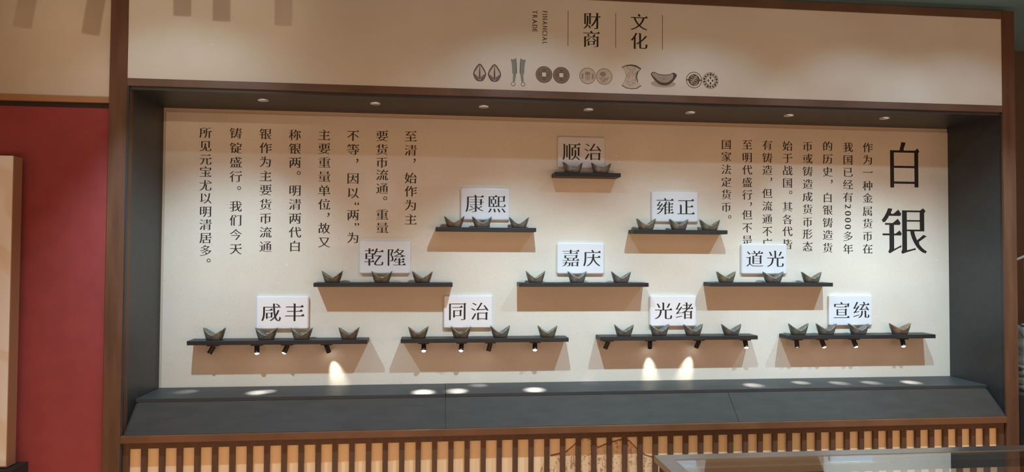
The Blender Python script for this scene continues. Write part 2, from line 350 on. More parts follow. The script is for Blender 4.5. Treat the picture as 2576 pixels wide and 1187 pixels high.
def restyle(loops, cjk, wx, wy):
    # make sure ink lies to the left of the direction of travel (outer contours counter-clockwise)
    big = max(loops, key=lambda p: abs(area2(p)))
    if area2(big) < 0: loops = [p[::-1] for p in loops]
    out = []
    for P in loops:
        n = len(P); Q = []
        E = []
        for i in range(n):
            a, c = P[i], P[(i + 1) % n]; dx, dy = c[0] - a[0], c[1] - a[1]; L = math.hypot(dx, dy); E.append((dx / L, dy / L, L))
        for i in range(n):
            d1 = E[i - 1]; d2 = E[i]
            n1 = (d1[1], -d1[0]); n2 = (d2[1], -d2[0]); s = 1 + n1[0] * n2[0] + n1[1] * n2[1]
            s = max(s, 0.55); mx, my = (n1[0] + n2[0]) / s, (n1[1] + n2[1]) / s
            Q.append((P[i][0] + wx * mx, P[i][1] - wy * my))
        R = []; i = 0
        for i in range(n):
            d0, d1, d2, d3 = E[i - 2], E[i - 1], E[i], E[(i + 1) % n]
            x, y = Q[i]
            up1 = d1[1] > 0.97; left2 = d2[0] < -0.97
            if cjk and up1 and left2:
                if 0.04 < d1[2] < 0.10 and d0[0] > 0.97 and d0[2] > 0.08 and d2[2] > 0.10:      # free right end of a horizontal
                    k = min(1.0, d2[2] / 0.2)
                    R += [(x + 0.016, y), (x - 0.042 * k, y + 0.084 * k), (x - 0.15 * k, y)]; continue
                if d1[2] >= 0.10 and d2[2] > 0.10:                                               # top right shoulder
                    k = min(1.0, d2[2] / 0.25)
                    R += [(x, y - 0.05 * k), (x + 0.030 * k, y - 0.012 * k), (x - 0.022 * k, y + 0.045 * k), (x - 0.085 * k, y)]; continue
            if cjk and left2 is False and d1[0] < -0.97 and 0.04 < d1[2] < 0.11 and d2[1] < -0.97 and d2[2] > 0.12:   # head of a vertical
                R += [(x + 0.012, y + 0.006), (x - 0.028, y + 0.022), (x, y - 0.05)]; continue
            if cjk and d1[1] < -0.97 and d1[2] > 0.12 and d2[0] > 0.97 and 0.04 < d2[2] < 0.11:                        # foot of a vertical
                R += [(x, y + 0.01), (x + 0.02, y - 0.008)]; continue
            if not cjk:
                if abs(d2[0]) > 0.99 and 0.05 < d2[2] < 0.13 and abs(d1[1]) > 0.85 and d1[2] > 0.2 and d1[1] * d3[1] < 0:   # start of a stem end
                    s = 1 if d2[0] > 0 else -1
                    R += [(x, y + s * 0.035), (x - s * 0.075, y + s * 0.022), (x - s * 0.075, y)]; continue
                if abs(d1[0]) > 0.99 and 0.05 < d1[2] < 0.13 and abs(d2[1]) > 0.85 and d0[1] * d2[1] < 0 and d0[2] > 0.2:
                    s = 1 if d1[0] > 0 else -1
                    R += [(x + s * 0.075, y), (x + s * 0.075, y + s * 0.022), (x, y + s * 0.035)]; continue
            R.append((x, y))
        out.append(R)
    return out

def glyph(ch, bold=0.0):
    key = (ch, bold)
    if key not in _cache:
        cj = is_cjk(ch) and ch not in '。，'
        L = raw_glyph(ch)
        if ch not in '。，“”':
            a, c = (0.008 + bold, 0.0185 - bold * 0.5) if cj else (0.016, 0.010)
            L = restyle(L, cj, a, c)
        _cache[key] = L
    return _cache[key]

def fill(cs):
    """Triangles of the inked area of a set of outlines (non-zero winding), crossings allowed."""
    V = []; E = []
    for p in cs:
        n0 = len(V); n = len(p)
        V += [Vector(q) for q in p]; E += [(n0 + k, n0 + (k + 1) % n) for k in range(n)]
    vs, es, fs, _a, _b, _c = delaunay_2d_cdt(V, E, [], 0, 1e-7)
    A = np.array([(V[i].x, V[i].y) for i, j in E]); B = np.array([(V[j].x, V[j].y) for i, j in E])
    P = np.array([(v.x, v.y) for v in vs]); F = [f for f in fs if len(f) == 3]
    Cn = P[np.array(F)].mean(1)
    wn = np.zeros(len(F), int)
    for s in range(0, len(F), 400):
        c = Cn[s:s + 400, None, :]
        up = (A[None, :, 1] <= c[..., 1]) & (B[None, :, 1] > c[..., 1]); dn = (A[None, :, 1] > c[..., 1]) & (B[None, :, 1] <= c[..., 1])
        side = (B[None, :, 0] - A[None, :, 0]) * (c[..., 1] - A[None, :, 1]) - (c[..., 0] - A[None, :, 0]) * (B[None, :, 1] - A[None, :, 1])
        wn[s:s + 400] = (up & (side > 0)).sum(1) - (dn & (side < 0)).sum(1)
    sg = 1 if sum(area2(p) for p in cs) > 0 else -1
    return P, [f for f, w_ in zip(F, wn) if w_ * sg > 0]

def flat_mesh(layers, y):
    """layers: (contours in x,z metres, material index, height above the sheet, thickness) -> one bmesh facing -y."""
    bm = NB()
    for cs, mi, off, th in layers:
        P, F = fill(cs); m_ = {}
        y0 = y - off; y1 = y0 - th
        def vert(i, yy):
            k = (i, yy)
            if k not in m_: m_[k] = bm.verts.new((P[i][0], yy, P[i][1]))
            return m_[k]
        cnt = {}
        for f in F:
            a, b_, c = f
            if (P[b_][0] - P[a][0]) * (P[c][1] - P[a][1]) - (P[b_][1] - P[a][1]) * (P[c][0] - P[a][0]) < 0: b_, c = c, b_
            q = bm.faces.new((vert(a, y1), vert(b_, y1), vert(c, y1))); q.material_index = mi
            for e in ((a, b_), (b_, c), (c, a)):
                if (e[1], e[0]) in cnt: del cnt[(e[1], e[0])]
                else: cnt[e] = 1
        for a, b_ in cnt:                                              # the thin edge of the film
            q = bm.faces.new((vert(b_, y1), vert(a, y1), vert(a, y0), vert(b_, y0))); q.material_index = mi
    return bm

def place(ch, cx, cz, w, h, rot=0.0, center=False, bold=0.0):
    L = glyph(ch, bold); ox, oy = 0.5, 0.38
    if center or not is_cjk(ch) or ch in '。，':
        xs = [p[0] for c in L for p in c]; ys = [p[1] for c in L for p in c]
        ox, oy = (min(xs) + max(xs)) / 2, (min(ys) + max(ys)) / 2
    ca, sa = math.cos(rot), math.sin(rot); R = []
    for c in L:
        R.append([(cx + ((x - ox) * ca - (yy - oy) * sa) * w, cz + ((x - ox) * sa + (yy - oy) * ca) * h) for x, yy in c])
    return R

def fit(ch, cx, cz, w, h):
    """A character scaled so that its ink fills w by h."""
    L = glyph(ch, 0.004); xs = [p[0] for c in L for p in c]; ys = [p[1] for c in L for p in c]
    return place(ch, cx, cz, w / (max(xs) - min(xs)), h / (max(ys) - min(ys)), center=True, bold=0.004)

def circ(cx, cz, r, n=40, rx=None):
    rx = rx or r
    return [(cx + rx * math.cos(2 * PI * k / n), cz + r * math.sin(2 * PI * k / n)) for k in range(n)]

# ---------------------------------------------------------------- setting
PZ = 1.183; FZ = 1.1985
struct('wall_back', box(NB(), -0.02, 3.62, 0.0, 0.03, -0.05, 1.22), M['backing'], 'back wall of the niche, darkened for the shaded border strip')
struct('wall_back_paper', box(NB(), 0.011, 3.60, -0.004, 0.002, 0.0, 1.166), M['paper'], 'beige printed paper covering the niche back')
bm = NB(); prism(bm, [(0.001, -0.25), (0.001, PZ + 0.02), (-DEP + 0.002, FZ + 0.02), (-DEP + 0.002, -0.25)], -0.03, 0.0); struct('wall_niche_left', bm, M['black'], 'charcoal left side of the niche')
bm = NB(); prism(bm, [(0.001, -0.25), (0.001, PZ + 0.02), (-DEP + 0.002, FZ + 0.02), (-DEP + 0.002, -0.25)], 3.6, 3.63); struct('wall_niche_right', bm, M['black'], 'charcoal right side of the niche')
bm = NB(); prism(bm, [(0.02, PZ), (-DEP + 0.004, FZ), (-DEP + 0.004, FZ + 0.02), (0.02, PZ + 0.02)], 0.0, 3.6); struct('ceiling_niche', bm, M['black'], 'charcoal soffit of the niche')

# wooden frame
def prism_z(pts, z0, z1):
    bm = NB(); a = [bm.verts.new((x, y, z0)) for x, y in pts]; c = [bm.verts.new((x, y, z1)) for x, y in pts]; n = len(pts)
    for k in range(n): bm.faces.new((a[k], a[(k + 1) % n], c[(k + 1) % n], c[k]))
    bm.faces.new(a[::-1]); bm.faces.new(c); bmesh.ops.recalc_face_normals(bm, faces=bm.faces[:]); return bm
struct('trim_1', prism_z([(-0.069, -DEP), (-0.006, -DEP), (-0.006, -0.331), (-0.031, -0.331), (-0.031, -0.20), (-0.069, -0.20)], -0.98, 1.64), M['wood_v'], 'brown wooden post at the left of the showcase')
struct('trim_2', prism_z([(3.592, -DEP), (3.651, -DEP), (3.651, -0.20), (3.631, -0.20), (3.631, -0.331), (3.592, -0.331)], -0.98, 1.64), M['wood_v'], 'brown wooden post at the right of the showcase')
struct('trim_3', box(NB(), -0.006, 3.592, -DEP, -0.29, FZ - 0.002, 1.2255, 0.0015), M['beam_wood'], 'brown lintel over the niche')
struct('trim_4', box(NB(), -0.006, 3.592, -DEP, -0.29, 1.6035, 1.64, 0.0015), M['beam_wood'], 'brown beam above the cream sign')
struct('trim_5', box(NB(), -0.0035, 3.590, -DEP - 0.006, -0.30, -0.1405, -0.1135, 0.002), M['wood'], 'brown rail under the sloping ledge')
# inner beads of the niche opening
struct('trim_6', box(NB(), -0.006, 0.0005, -DEP + 0.012, -0.30, -0.1135, FZ - 0.002), M['wood_v'], 'thin brown bead down the left of the opening')
struct('trim_7', box(NB(), 0.0, 3.6, -DEP + 0.012, -0.315, FZ - 0.014, FZ - 0.001), M['black'], 'charcoal bead under the lintel')

# wall to the left
struct('wall_left', box(NB(), -1.4, -0.06, -0.315, -0.22, -0.98, 1.1135), M['red'], 'dark red wall')
struct('wall_left_upper', box(NB(), -1.4, -0.06, -0.312, -0.22, 1.14, 1.66), M['cream_wall'], 'cream upper wall')
struct('trim_8', box(NB(), -1.4, -0.065, -0.330, -0.22, 1.131, 1.1535, 0.001), M['tan_trim'], 'tan picture rail on the left wall')
struct('trim_9', box(NB(), -1.4, -0.065, -0.316, -0.22, 1.1125, 1.131), M['dark'], 'dark strip painting the shaded gap below the tan rail')  # solid strip, the gap's shade is in its colour
# wall to the right, ceiling, floor
struct('wall_right', box(NB(), 3.64, 4.9, 0.25, 0.30, -0.98, 1.66), M['dark_wall'], 'dark brown wall beyond the right post')
struct('ceiling', box(NB(), -1.4, 4.9, -1.75, 0.30, 1.66, 1.72), M['ceiling'], 'dark green ceiling')
struct('floor', box(NB(), -2.4, 5.6, -4.6, 0.30, -1.03, -0.98), M['floor'], 'warm tiled floor')

# ---------------------------------------------------------------- sloping ledge
led = thing('display_ledge', 'long charcoal ledge with a sloping front along the bottom of the niche', 'ledge', (0, 0, 0))
for x0, x1 in ((0.001, 1.1985), (1.2000, 3.599)):
    obj('top_board', box(NB(), x0, x1, -0.2285, -0.0042, -0.014, 0.0, 0.001), M['ledge_top'], led)
bm = NB(); prism(bm, [(-0.2235, -0.0142), (-0.3325, -0.1125), (-0.26, -0.1125), (-0.15, -0.0142)], 0.0025, 3.5975)
obj('core', bm, M['dark'], led)
for x0, x1 in ((0.010, 1.1965), (1.1985, 2.3955), (2.3975, 3.590)):
    bm = NB(); prism(bm, [(-0.2285, -0.0142), (-0.3365, -0.1128), (-0.3335, -0.1128), (-0.2250, -0.0142)], x0, x1)
    obj('front_panel', bm, M['ledge'], led)

# ---------------------------------------------------------------- slatted dado
dado = thing('slat_screen', 'dark brown vertical slat screen over an amber panel below the ledge', 'slat screen', (0, 0, 0))
obj('back_panel', box(NB(), 0.0, 3.6, -0.312, -0.295, -0.97, -0.141), M['slat_back'], dado)
bm = NB(); box(bm, 0.0, 3.592, -0.3285, -0.3125, -0.1655, -0.1407); box(bm, 0.0, 0.0195, -0.3285, -0.3125, -0.97, -0.1657); box(bm, 3.5665, 3.592, -0.3285, -0.3125, -0.97, -0.1657)
obj('screen_frame', bm, M['slat'], dado)
bm = NB(); PITCH = (3.5665 - 0.0195 + 0.020) / 56
for k in range(1, 56):
    xs = 0.0195 - 0.020 + PITCH * k
    box(bm, xs, xs + 0.020, -0.3265, -0.3125, -0.97, -0.1655)
obj('slat_panel', bm, M['slat'], dado)
ridge = [(1.618, -0.233), (1.659, -0.225), (1.682, -0.219), (1.707, -0.199), (1.723, -0.184), (1.747, -0.165), (1.772, -0.166), (1.787, -0.176), (1.812, -0.206), (1.838, -0.195), (1.873, -0.184), (1.914, -0.174), (1.943, -0.183), (1.976, -0.218), (2.007, -0.240), (2.04, -0.251), (2.12, -0.292), (2.3, -0.34), (2.6, -0.5), (2.6, -0.7), (1.45, -0.7), (1.56, -0.33), (1.595, -0.25)]
edge = ridge[:17]; band = edge + [(x, z - 0.006) for x, z in edge[::-1]]
obj('mountain_print', flat_mesh([([ridge], 0, 0.0002, 0.0003), ([band], 1, 0.0006, 0.0003)], -0.312), [M['mountain'], mat('brown_brush_line', (0.26, 0.13, 0.07), 0.7)], dado)

# ---------------------------------------------------------------- cream sign above the niche
sign = thing('fascia_sign', 'long cream sign board with dark characters and printed coins above the niche', 'sign', (0, 0, 0))
obj('sign_board', box(NB(), -0.006, 3.592, -DEP + 0.003, -0.30, 1.2255, 1.6035), M['fascia'], sign)
SY = -DEP + 0.003
L = []
for ch, cx, cz in (('财', 1.7766, 1.5195), ('商', 1.7751, 1.4446), ('文', 1.9739, 1.5222), ('化', 1.9739, 1.4443)):
    L += place(ch, cx, cz, 0.074, 0.074, center=True, bold=0.006)
obj('lettering', flat_mesh([(L, 0, 0, 0.0004)], SY), M['ink'], sign)
def latin_down(s, x, z0, z1):
    """A word set reading downwards between heights z0 and z1."""
    G = []; adv = []; pen = 0.0
    for ch in s:
        g = glyph(ch); xs = [p[0] for c in g for p in c]; lo, hi = min(xs), max(xs)
        G.append((g, pen - lo)); pen += hi - lo + 0.155
    total = pen - 0.155; k = (z0 - z1) / total; cap = 0.0205 / 0.73; R = []
    for g, off in G:
        for c in g: R.append([(x + (yy - 0.365) * cap, z0 - (xx + off) * k) for xx, yy in c])
    return R
L = latin_down('FINANCIAL', 1.5842, 1.5516, 1.416) + latin_down('TRADE', 1.5435, 1.5514, 1.4643)
obj('lettering', flat_mesh([(L, 0, 0, 0.0004)], SY), M['ink_brown'], sign)
L = [[(x - 0.0009, 1.412), (x + 0.0009, 1.412), (x + 0.0009, 1.5555), (x - 0.0009, 1.5555)] for x in (1.6784, 1.8758, 2.0720)]
for q in L: obj('divider_line', flat_mesh([([q], 0, 0, 0.0004)], SY), M['ink_brown'], sign)

P_dark = mat('print_dark_umber', (0.09, 0.065, 0.048), 0.7); P_brown = mat('print_brown', (0.25, 0.19, 0.135), 0.7)
P_mid = mat('print_mid_brown', (0.33, 0.26, 0.19), 0.7); P_pale = mat('print_pale_silver', (0.60, 0.54, 0.44), 0.7)
P_mauve = mat('print_mauve_grey', (0.20, 0.165, 0.165), 0.7); P_light = mat('print_shell_white', (0.64, 0.575, 0.48), 0.7)
P_teal = mat('print_teal_grey', (0.25, 0.29, 0.275), 0.7); P_teal_d = mat('print_dark_teal', (0.10, 0.115, 0.11), 0.7)
P_grey = mat('print_grey', (0.40, 0.37, 0.31), 0.7); P_shade = mat('print_grey_wash', (0.46, 0.42, 0.345), 0.7)
T = 0.0002
def scale_c(p, cx, cz, s, sz=None): return [(cx + (x - cx) * s, cz + (z - cz) * (sz or s)) for x, z in p]
def smooth_pts(pts, n=6):
    out = []; N = len(pts)
    for i in range(N):
        p0, p1, p2, p3 = pts[i - 1], pts[i], pts[(i + 1) % N], pts[(i + 2) % N]
        for k in range(n):
            u = k / n
            out.append(tuple(0.5 * (2 * p1[j] + (p2[j] - p0[j]) * u + (2 * p0[j] - 5 * p1[j] + 4 * p2[j] - p3[j]) * u * u + (3 * p1[j] - p0[j] - 3 * p2[j] + p3[j]) * u ** 3) for j in (0, 1)))
    return out
for x0, x1 in ((1.2961, 1.3478), (1.3547, 1.4076)):                # two cowrie shells
    cx = (x0 + x1) / 2; w2 = (x1 - x0) / 2; zt, zb = 1.3275, 1.2575
    H = zt - zb
    out = smooth_pts([(cx, zt), (cx + w2 * 0.55, zt - H * 0.2), (cx + w2, zb + H * 0.42), (cx + w2 * 0.62, zb + H * 0.08), (cx + w2 * 0.2, zb), (cx - w2 * 0.25, zb), (cx - w2 * 0.65, zb + H * 0.1), (cx - w2, zb + H * 0.42), (cx - w2 * 0.58, zt - H * 0.2)])
    cz = zb + H * 0.5
    ll = smooth_pts([(cx - w2 * 0.12, zt - H * 0.16), (cx - w2 * 0.5, zb + H * 0.66), (cx - w2 * 0.8, zb + H * 0.45), (cx - w2 * 0.5, zb + H * 0.34), (cx - w2 * 0.18, zb + H * 0.28)])
    rr = [(2 * cx - x, z) for x, z in ll]
    core = [(cx - w2 * 0.16, zb + H * 0.05), (cx + w2 * 0.16, zb + H * 0.05), (cx + w2 * 0.1, zt - H * 0.08), (cx - w2 * 0.1, zt - H * 0.08)]
    slit = [(cx - w2 * 0.09, zb + H * 0.08), (cx + w2 * 0.09, zb + H * 0.08), (cx + w2 * 0.1, zb + H * 0.5), (cx + w2 * 0.03, zt - H * 0.1), (cx - w2 * 0.03, zt - H * 0.1), (cx - w2 * 0.1, zb + H * 0.5)]
    obj('shell_print', flat_mesh([([out], 0, 0, T), ([scale_c(out, cx, cz, 0.9)], 1, T, T), ([ll[::-1], rr], 2, 2 * T, T), ([core], 2, 3 * T, T), ([slit], 0, 4 * T, T)], SY), [P_dark, P_mauve, P_light], sign)
for flip in (1, -1):                                                # two knife coins
    c0 = 1.4766
    def kx(u): return c0 - flip * u
    bl = [(kx(0.0090), 1.3590), (kx(0.0120), 1.3520), (kx(0.0215), 1.3485), (kx(0.0305), 1.3500), (kx(0.0270), 1.3350), (kx(0.0248), 1.3150), (kx(0.0243), 1.2925), (kx(0.0205), 1.2925), (kx(0.0220), 1.2600), (kx(0.0130), 1.2600), (kx(0.0085), 1.2900), (kx(0.0058), 1.3050), (kx(0.0068), 1.3300)]
    sp = [(kx(0.0090), 1.3590), (kx(0.0098), 1.3400), (kx(0.0085), 1.3050), (kx(0.0100), 1.2900), (kx(0.0060), 1.2950), (kx(0.0055), 1.3050), (kx(0.0066), 1.3300)]
    tp = [(kx(0.0120), 1.3520), (kx(0.0215), 1.3485), (kx(0.0305), 1.3500), (kx(0.0300), 1.3480), (kx(0.0215), 1.3468), (kx(0.0120), 1.3500)]
    rx = kx(0.0196); rz = 1.2505
    if flip < 0: bl, sp, tp = bl[::-1], sp[::-1], tp[::-1]
    obj('knife_print', flat_mesh([([bl], 0, 0, T), ([sp], 1, T, T), ([tp], 1, T, T), ([circ(rx, rz, 0.0088), circ(rx, rz, 0.0068)[::-1]], 1, T, T)], SY), [P_teal, P_teal_d], sign)
for cx, cz in ((1.5811, 1.2928), (1.6514, 1.2924)):                 # two square-holed cash coins
    r = 0.0338; h = 0.0085
    sq = [(cx - h, cz - h), (cx + h, cz - h), (cx + h, cz + h), (cx - h, cz + h)]
    sq2 = scale_c(sq, cx, cz, 1.35)
    marks = []
    for a in range(4):
        ang = a * PI / 2; mx, mz = cx + 0.0172 * math.cos(ang), cz + 0.0172 * math.sin(ang)
        for k in (-1, 0, 1):
            ux, uz = -math.sin(ang), math.cos(ang)
            qx, qz = mx + ux * 0.004 * k, mz + uz * 0.004 * k
            marks.append([(qx - 0.0011, qz - 0.0040), (qx + 0.0011, qz - 0.0036), (qx + 0.0013, qz + 0.0034), (qx - 0.0009, qz + 0.0040)])
    obj('coin_print', flat_mesh([([circ(cx, cz, r, 48)], 0, 0, T), ([circ(cx, cz, r * 0.93, 48)], 1, T, T), ([circ(cx, cz, r * 0.70, 40)], 0, 2 * T, T), ([circ(cx, cz, r * 0.655, 40)], 1, 3 * T, T), (marks, 0, 4 * T, T), ([sq2], 0, 5 * T, T), ([sq], 2, 6 * T, T)], SY), [P_dark, P_brown, M['fascia']], sign)
def squig(x, z, w, h, n=10, th=0.0012, ph=0.0):
    up = [(x - w / 2 + w * k / n, z + h * math.sin(ph + 2.2 * PI * k / n) + th) for k in range(n + 1)]
    dn = [(px, pz - 2 * th) for px, pz in up]
    return dn + up[::-1]
for cx, cz, kind in ((1.7595, 1.2935, 0), (1.8285, 1.2932, 1)):      # two round silver coins
    r = 0.0333; L1 = [([circ(cx, cz, r, 48)], 0, 0, T), ([circ(cx, cz, r * 0.945, 48)], 1, T, T)]
    if kind == 0:
        L1.append(([[(cx - 0.010, cz + 0.005), (cx + 0.010, cz + 0.005), (cx + 0.011, cz + 0.012), (cx + 0.005, cz + 0.016), (cx - 0.005, cz + 0.016), (cx - 0.011, cz + 0.012)]], 2, 2 * T, T))
        L1.append(([[(cx + u, cz - 0.017), (cx + u + 0.003, cz - 0.017), (cx + u + 0.003, cz + 0.004), (cx + u, cz + 0.004)] for u in (-0.008, -0.0015, 0.005)], 2, 2 * T, T))
        for s in (-1, 1):
            L1.append(([circ(cx + s * 0.021, cz - 0.002 + k * 0.007, 0.0042, 10) for k in (-1, 0, 1)], 2, 2 * T, T))
    else:
        L1.append(([smooth_pts([(cx - 0.020, cz + 0.008), (cx - 0.010, cz + 0.019), (cx + 0.004, cz + 0.017), (cx + 0.006, cz + 0.006), (cx - 0.004, cz - 0.002), (cx - 0.012, cz + 0.002)])], 2, 2 * T, T))
        for q in range(5): L1.append(([squig(cx - 0.002, cz - 0.006 - q * 0.0045, 0.042 - q * 0.006, 0.0016, ph=q)], 2, 2 * T, T))
    obj('coin_print', flat_mesh(L1, SY), [P_dark, P_pale, P_mid], sign)
cx, cz = 1.9421, 1.2961; w2 = 0.0417; h2 = 0.0506                    # waisted silver ingot
wt = [(cx - w2, cz + h2 * 0.74), (cx - w2 * 0.5, cz + h2 * 0.94), (cx, cz + h2), (cx + w2 * 0.5, cz + h2 * 0.93), (cx + w2, cz + h2 * 0.68), (cx + w2 * 0.68, cz + h2 * 0.40), (cx + w2 * 0.54, cz), (cx + w2 * 0.68, cz - h2 * 0.44), (cx + w2, cz - h2 * 0.72), (cx + w2 * 0.5, cz - h2 * 0.97), (cx, cz - h2), (cx - w2 * 0.55, cz - h2 * 0.95), (cx - w2, cz - h2 * 0.72), (cx - w2 * 0.68, cz - h2 * 0.36), (cx - w2 * 0.52, cz + h2 * 0.05), (cx - w2 * 0.66, cz + h2 * 0.45)]
rm = random.Random(5); mk = []
for col in range(6):
    for k in range(11):
        if rm.random() < 0.72:
            qx = cx - w2 * 0.42 + col * w2 * 0.165; qz = cz + h2 * 0.72 - k * h2 * 0.14; ww = 0.0006 + rm.random() * 0.0012; hh = 0.0008 + rm.random() * 0.0018
            mk.append([(qx - ww, qz - hh), (qx + ww, qz - hh), (qx + ww, qz + hh), (qx - ww, qz + hh)])
cap_ = [(cx - w2, cz + h2 * 0.74), (cx - w2 * 0.5, cz + h2 * 0.94), (cx, cz + h2), (cx + w2 * 0.5, cz + h2 * 0.93), (cx + w2, cz + h2 * 0.68), (cx + w2 * 0.85, cz + h2 * 0.62), (cx + w2 * 0.5, cz + h2 * 0.79), (cx, cz + h2 * 0.88), (cx - w2 * 0.5, cz + h2 * 0.85)]
sd = [(cx + w2, cz + h2 * 0.68), (cx + w2 * 0.68, cz + h2 * 0.40), (cx + w2 * 0.54, cz), (cx + w2 * 0.68, cz - h2 * 0.44), (cx + w2 * 0.58, cz - h2 * 0.40), (cx + w2 * 0.42, cz), (cx + w2 * 0.55, cz + h2 * 0.42)]
obj('waisted_ingot_print', flat_mesh([([wt[::-1]], 0, 0, T), ([scale_c(wt, cx, cz, 0.94)[::-1]], 1, T, T), ([cap_[::-1]], 0, 2 * T, T), ([sd[::-1]], 0, 2 * T, T), (mk, 2, 3 * T, T)], SY), [P_dark, P_light, P_brown], sign)
cx, cz = 2.0783, 1.2924; w2 = 0.0549; h2 = 0.0274                     # printed boat-shaped ingot
hull = smooth_pts([(cx - w2, cz + h2 * 0.62), (cx - w2 * 0.78, cz + h2 * 0.98), (cx - w2 * 0.42, cz + h2 * 0.72), (cx, cz + h2 * 0.62), (cx + w2 * 0.4, cz + h2 * 0.70), (cx + w2 * 0.75, cz + h2 * 0.96), (cx + w2, cz + h2 * 0.55), (cx + w2 * 0.7, cz - h2 * 0.35), (cx + w2 * 0.35, cz - h2 * 0.90), (cx, cz - h2), (cx - w2 * 0.35, cz - h2 * 0.85), (cx - w2 * 0.72, cz - h2 * 0.25)])
inn = smooth_pts([(cx - w2 * 0.92, cz + h2 * 0.6), (cx - w2 * 0.76, cz + h2 * 0.86), (cx - w2 * 0.4, cz + h2 * 0.60), (cx, cz + h2 * 0.50), (cx + w2 * 0.38, cz + h2 * 0.58), (cx + w2 * 0.66, cz + h2 * 0.80), (cx + w2 * 0.7, cz + h2 * 0.2), (cx + w2 * 0.35, cz - h2 * 0.45), (cx, cz - h2 * 0.58), (cx - w2 * 0.35, cz - h2 * 0.42), (cx - w2 * 0.68, cz + h2 * 0.1)])
obj('boat_ingot_print', flat_mesh([([circ(cx - 0.003, 1.2715, 0.0152, 40, 0.052)], 2, 0, T), ([hull[::-1]], 0, T, T), ([inn[::-1]], 1, 2 * T, T), ([circ(cx, cz - h2 * 0.02, 0.0095, 30, 0.0185), circ(cx, cz - h2 * 0.02, 0.0086, 30, 0.0176)[::-1]], 3, 3 * T, T), ([circ(cx, cz - h2 * 0.02, 0.0042, 20, 0.009)], 3, 3 * T, T)], SY), [P_dark, P_grey, P_shade, P_mid], sign)
cx, cz = 2.2063, 1.2915; r = 0.0338                                    # coiled-pattern coin
L1 = [([circ(cx, cz, r, 48), circ(cx, cz, r * 0.92, 48)[::-1]], 0, 0, T), ([circ(cx, cz, r * 0.72, 40)], 0, 0, T)]
for q in range(6): L1.append(([squig(cx, cz + 0.017 - q * 0.0068, 0.036 - 0.004 * abs(q - 2.5), 0.0028, ph=q * 1.3, th=0.0014)], 1, T, T))
L1.append(([[(cx - r * 0.95, cz - 0.002), (cx - r * 0.68, cz - 0.003), (cx - r * 0.68, cz + 0.003), (cx - r * 0.95, cz + 0.002)], [(cx + r * 0.68, cz - 0.003), (cx + r * 0.95, cz - 0.002), (cx + r * 0.95, cz + 0.002), (cx + r * 0.68, cz + 0.003)]], 0, 0, T))
obj('coin_print', flat_mesh(L1, SY), [P_dark, P_pale], sign)
cx, cz = 2.2768, 1.2915
L1 = [([circ(cx, cz, r, 48), circ(cx, cz, r * 0.95, 48)[::-1]], 0, 0, T), ([circ(cx, cz, r * 0.60, 40), circ(cx, cz, r * 0.55, 40)[::-1]], 0, 0, T)]
dots = []
for k in range(14):
    a = 2 * PI * k / 14 + 0.2; dots.append(smooth_pts([(cx + r * 0.78 * math.cos(a) + 0.0042 * math.cos(b) * (1 + 0.35 * ((k + j) % 2)), cz + r * 0.78 * math.sin(a) + 0.0042 * math.sin(b) * (1 + 0.35 * (k % 3 == 0))) for j, b in enumerate([2 * PI * q / 7 for q in range(7)])], 2))
for dx, dz in ((0, 0.011), (0, -0.011), (-0.009, 0), (0.009, 0)): dots.append(circ(cx + dx, cz + dz, 0.0050, 12, 0.0038))
L1.append((dots, 0, 0, T)); obj('coin_print', flat_mesh(L1, SY), [P_dark, P_pale], sign)

# ---------------------------------------------------------------- lettering on the back wall
WY = -0.0041
def text_block(name, label, cols):
    t = thing(name, label, 'wall text', (cols[0][3][0][0], WY, cols[0][3][0][1]), 'text blocks on the niche wall')
    for s, ew, eh, pts in cols:
        L = []
        for ch, (cx, cz) in zip(s, pts):
            if ch in '20': L += place(ch, cx, cz, 0.044, 0.046, -PI / 2)
            elif ch in '“”': L += place(ch, cx, cz, 0.055, 0.055)
            else: L += place(ch, cx, cz, ew, eh, bold=0.006)
        o = obj('column_lettering', flat_mesh([(L, 0, 0, 0.0004)], WY), M['ink'], t); o.location = -t.location
    return t
text_block('wall_text', 'block of eight black vertical text columns on the niche wall, beside its left end', LEFT)
text_block('wall_text', 'block of eight black vertical text columns beside the two big title characters', RIGHT)
s, ew, eh, pts = TITLE[0]
tl = thing('title_lettering', 'pair of very large black title characters, one above the other', 'title', (pts[0][0], WY, pts[0][1]))
for ch, (cx, cz) in zip(s, pts):
    o = obj('character_lettering', flat_mesh([(fit(ch, cx, cz, 0.150 if ch == '白' else 0.240, 0.2190), 0, 0, 0.0004)], WY), M['ink'], tl); o.location = -tl.location

# ---------------------------------------------------------------- shelves
WHERE = {'1': 'single topmost shelf', '2a': 'left shelf of the second row', '2b': 'right shelf of the second row',
         '3a': 'left shelf of the third row', '3b': 'middle shelf of the third row', '3c': 'right shelf of the third row',
         '4a': 'leftmost shelf of the bottom row', '4b': 'second shelf of the bottom row', '4c': 'third shelf of the bottom row', '4d': 'rightmost shelf of the bottom row'}
NUM = {2: 'two', 3: 'three', 4: 'four'}
for k, (x0, x1, zt) in SHELVES.items():
    o = obj('wall_shelf', box(NB(), x0, x1, -SHD, -0.0042, zt - SHT, zt, 0.0012), M['shelf'])
    n = len(INGOTS[k])
    tag(o, 'thin black wooden wall shelf carrying %s ingots, %s' % (NUM[n], WHERE[k].replace('shelf', 'one', 1)), 'shelf', 'black wall shelves')

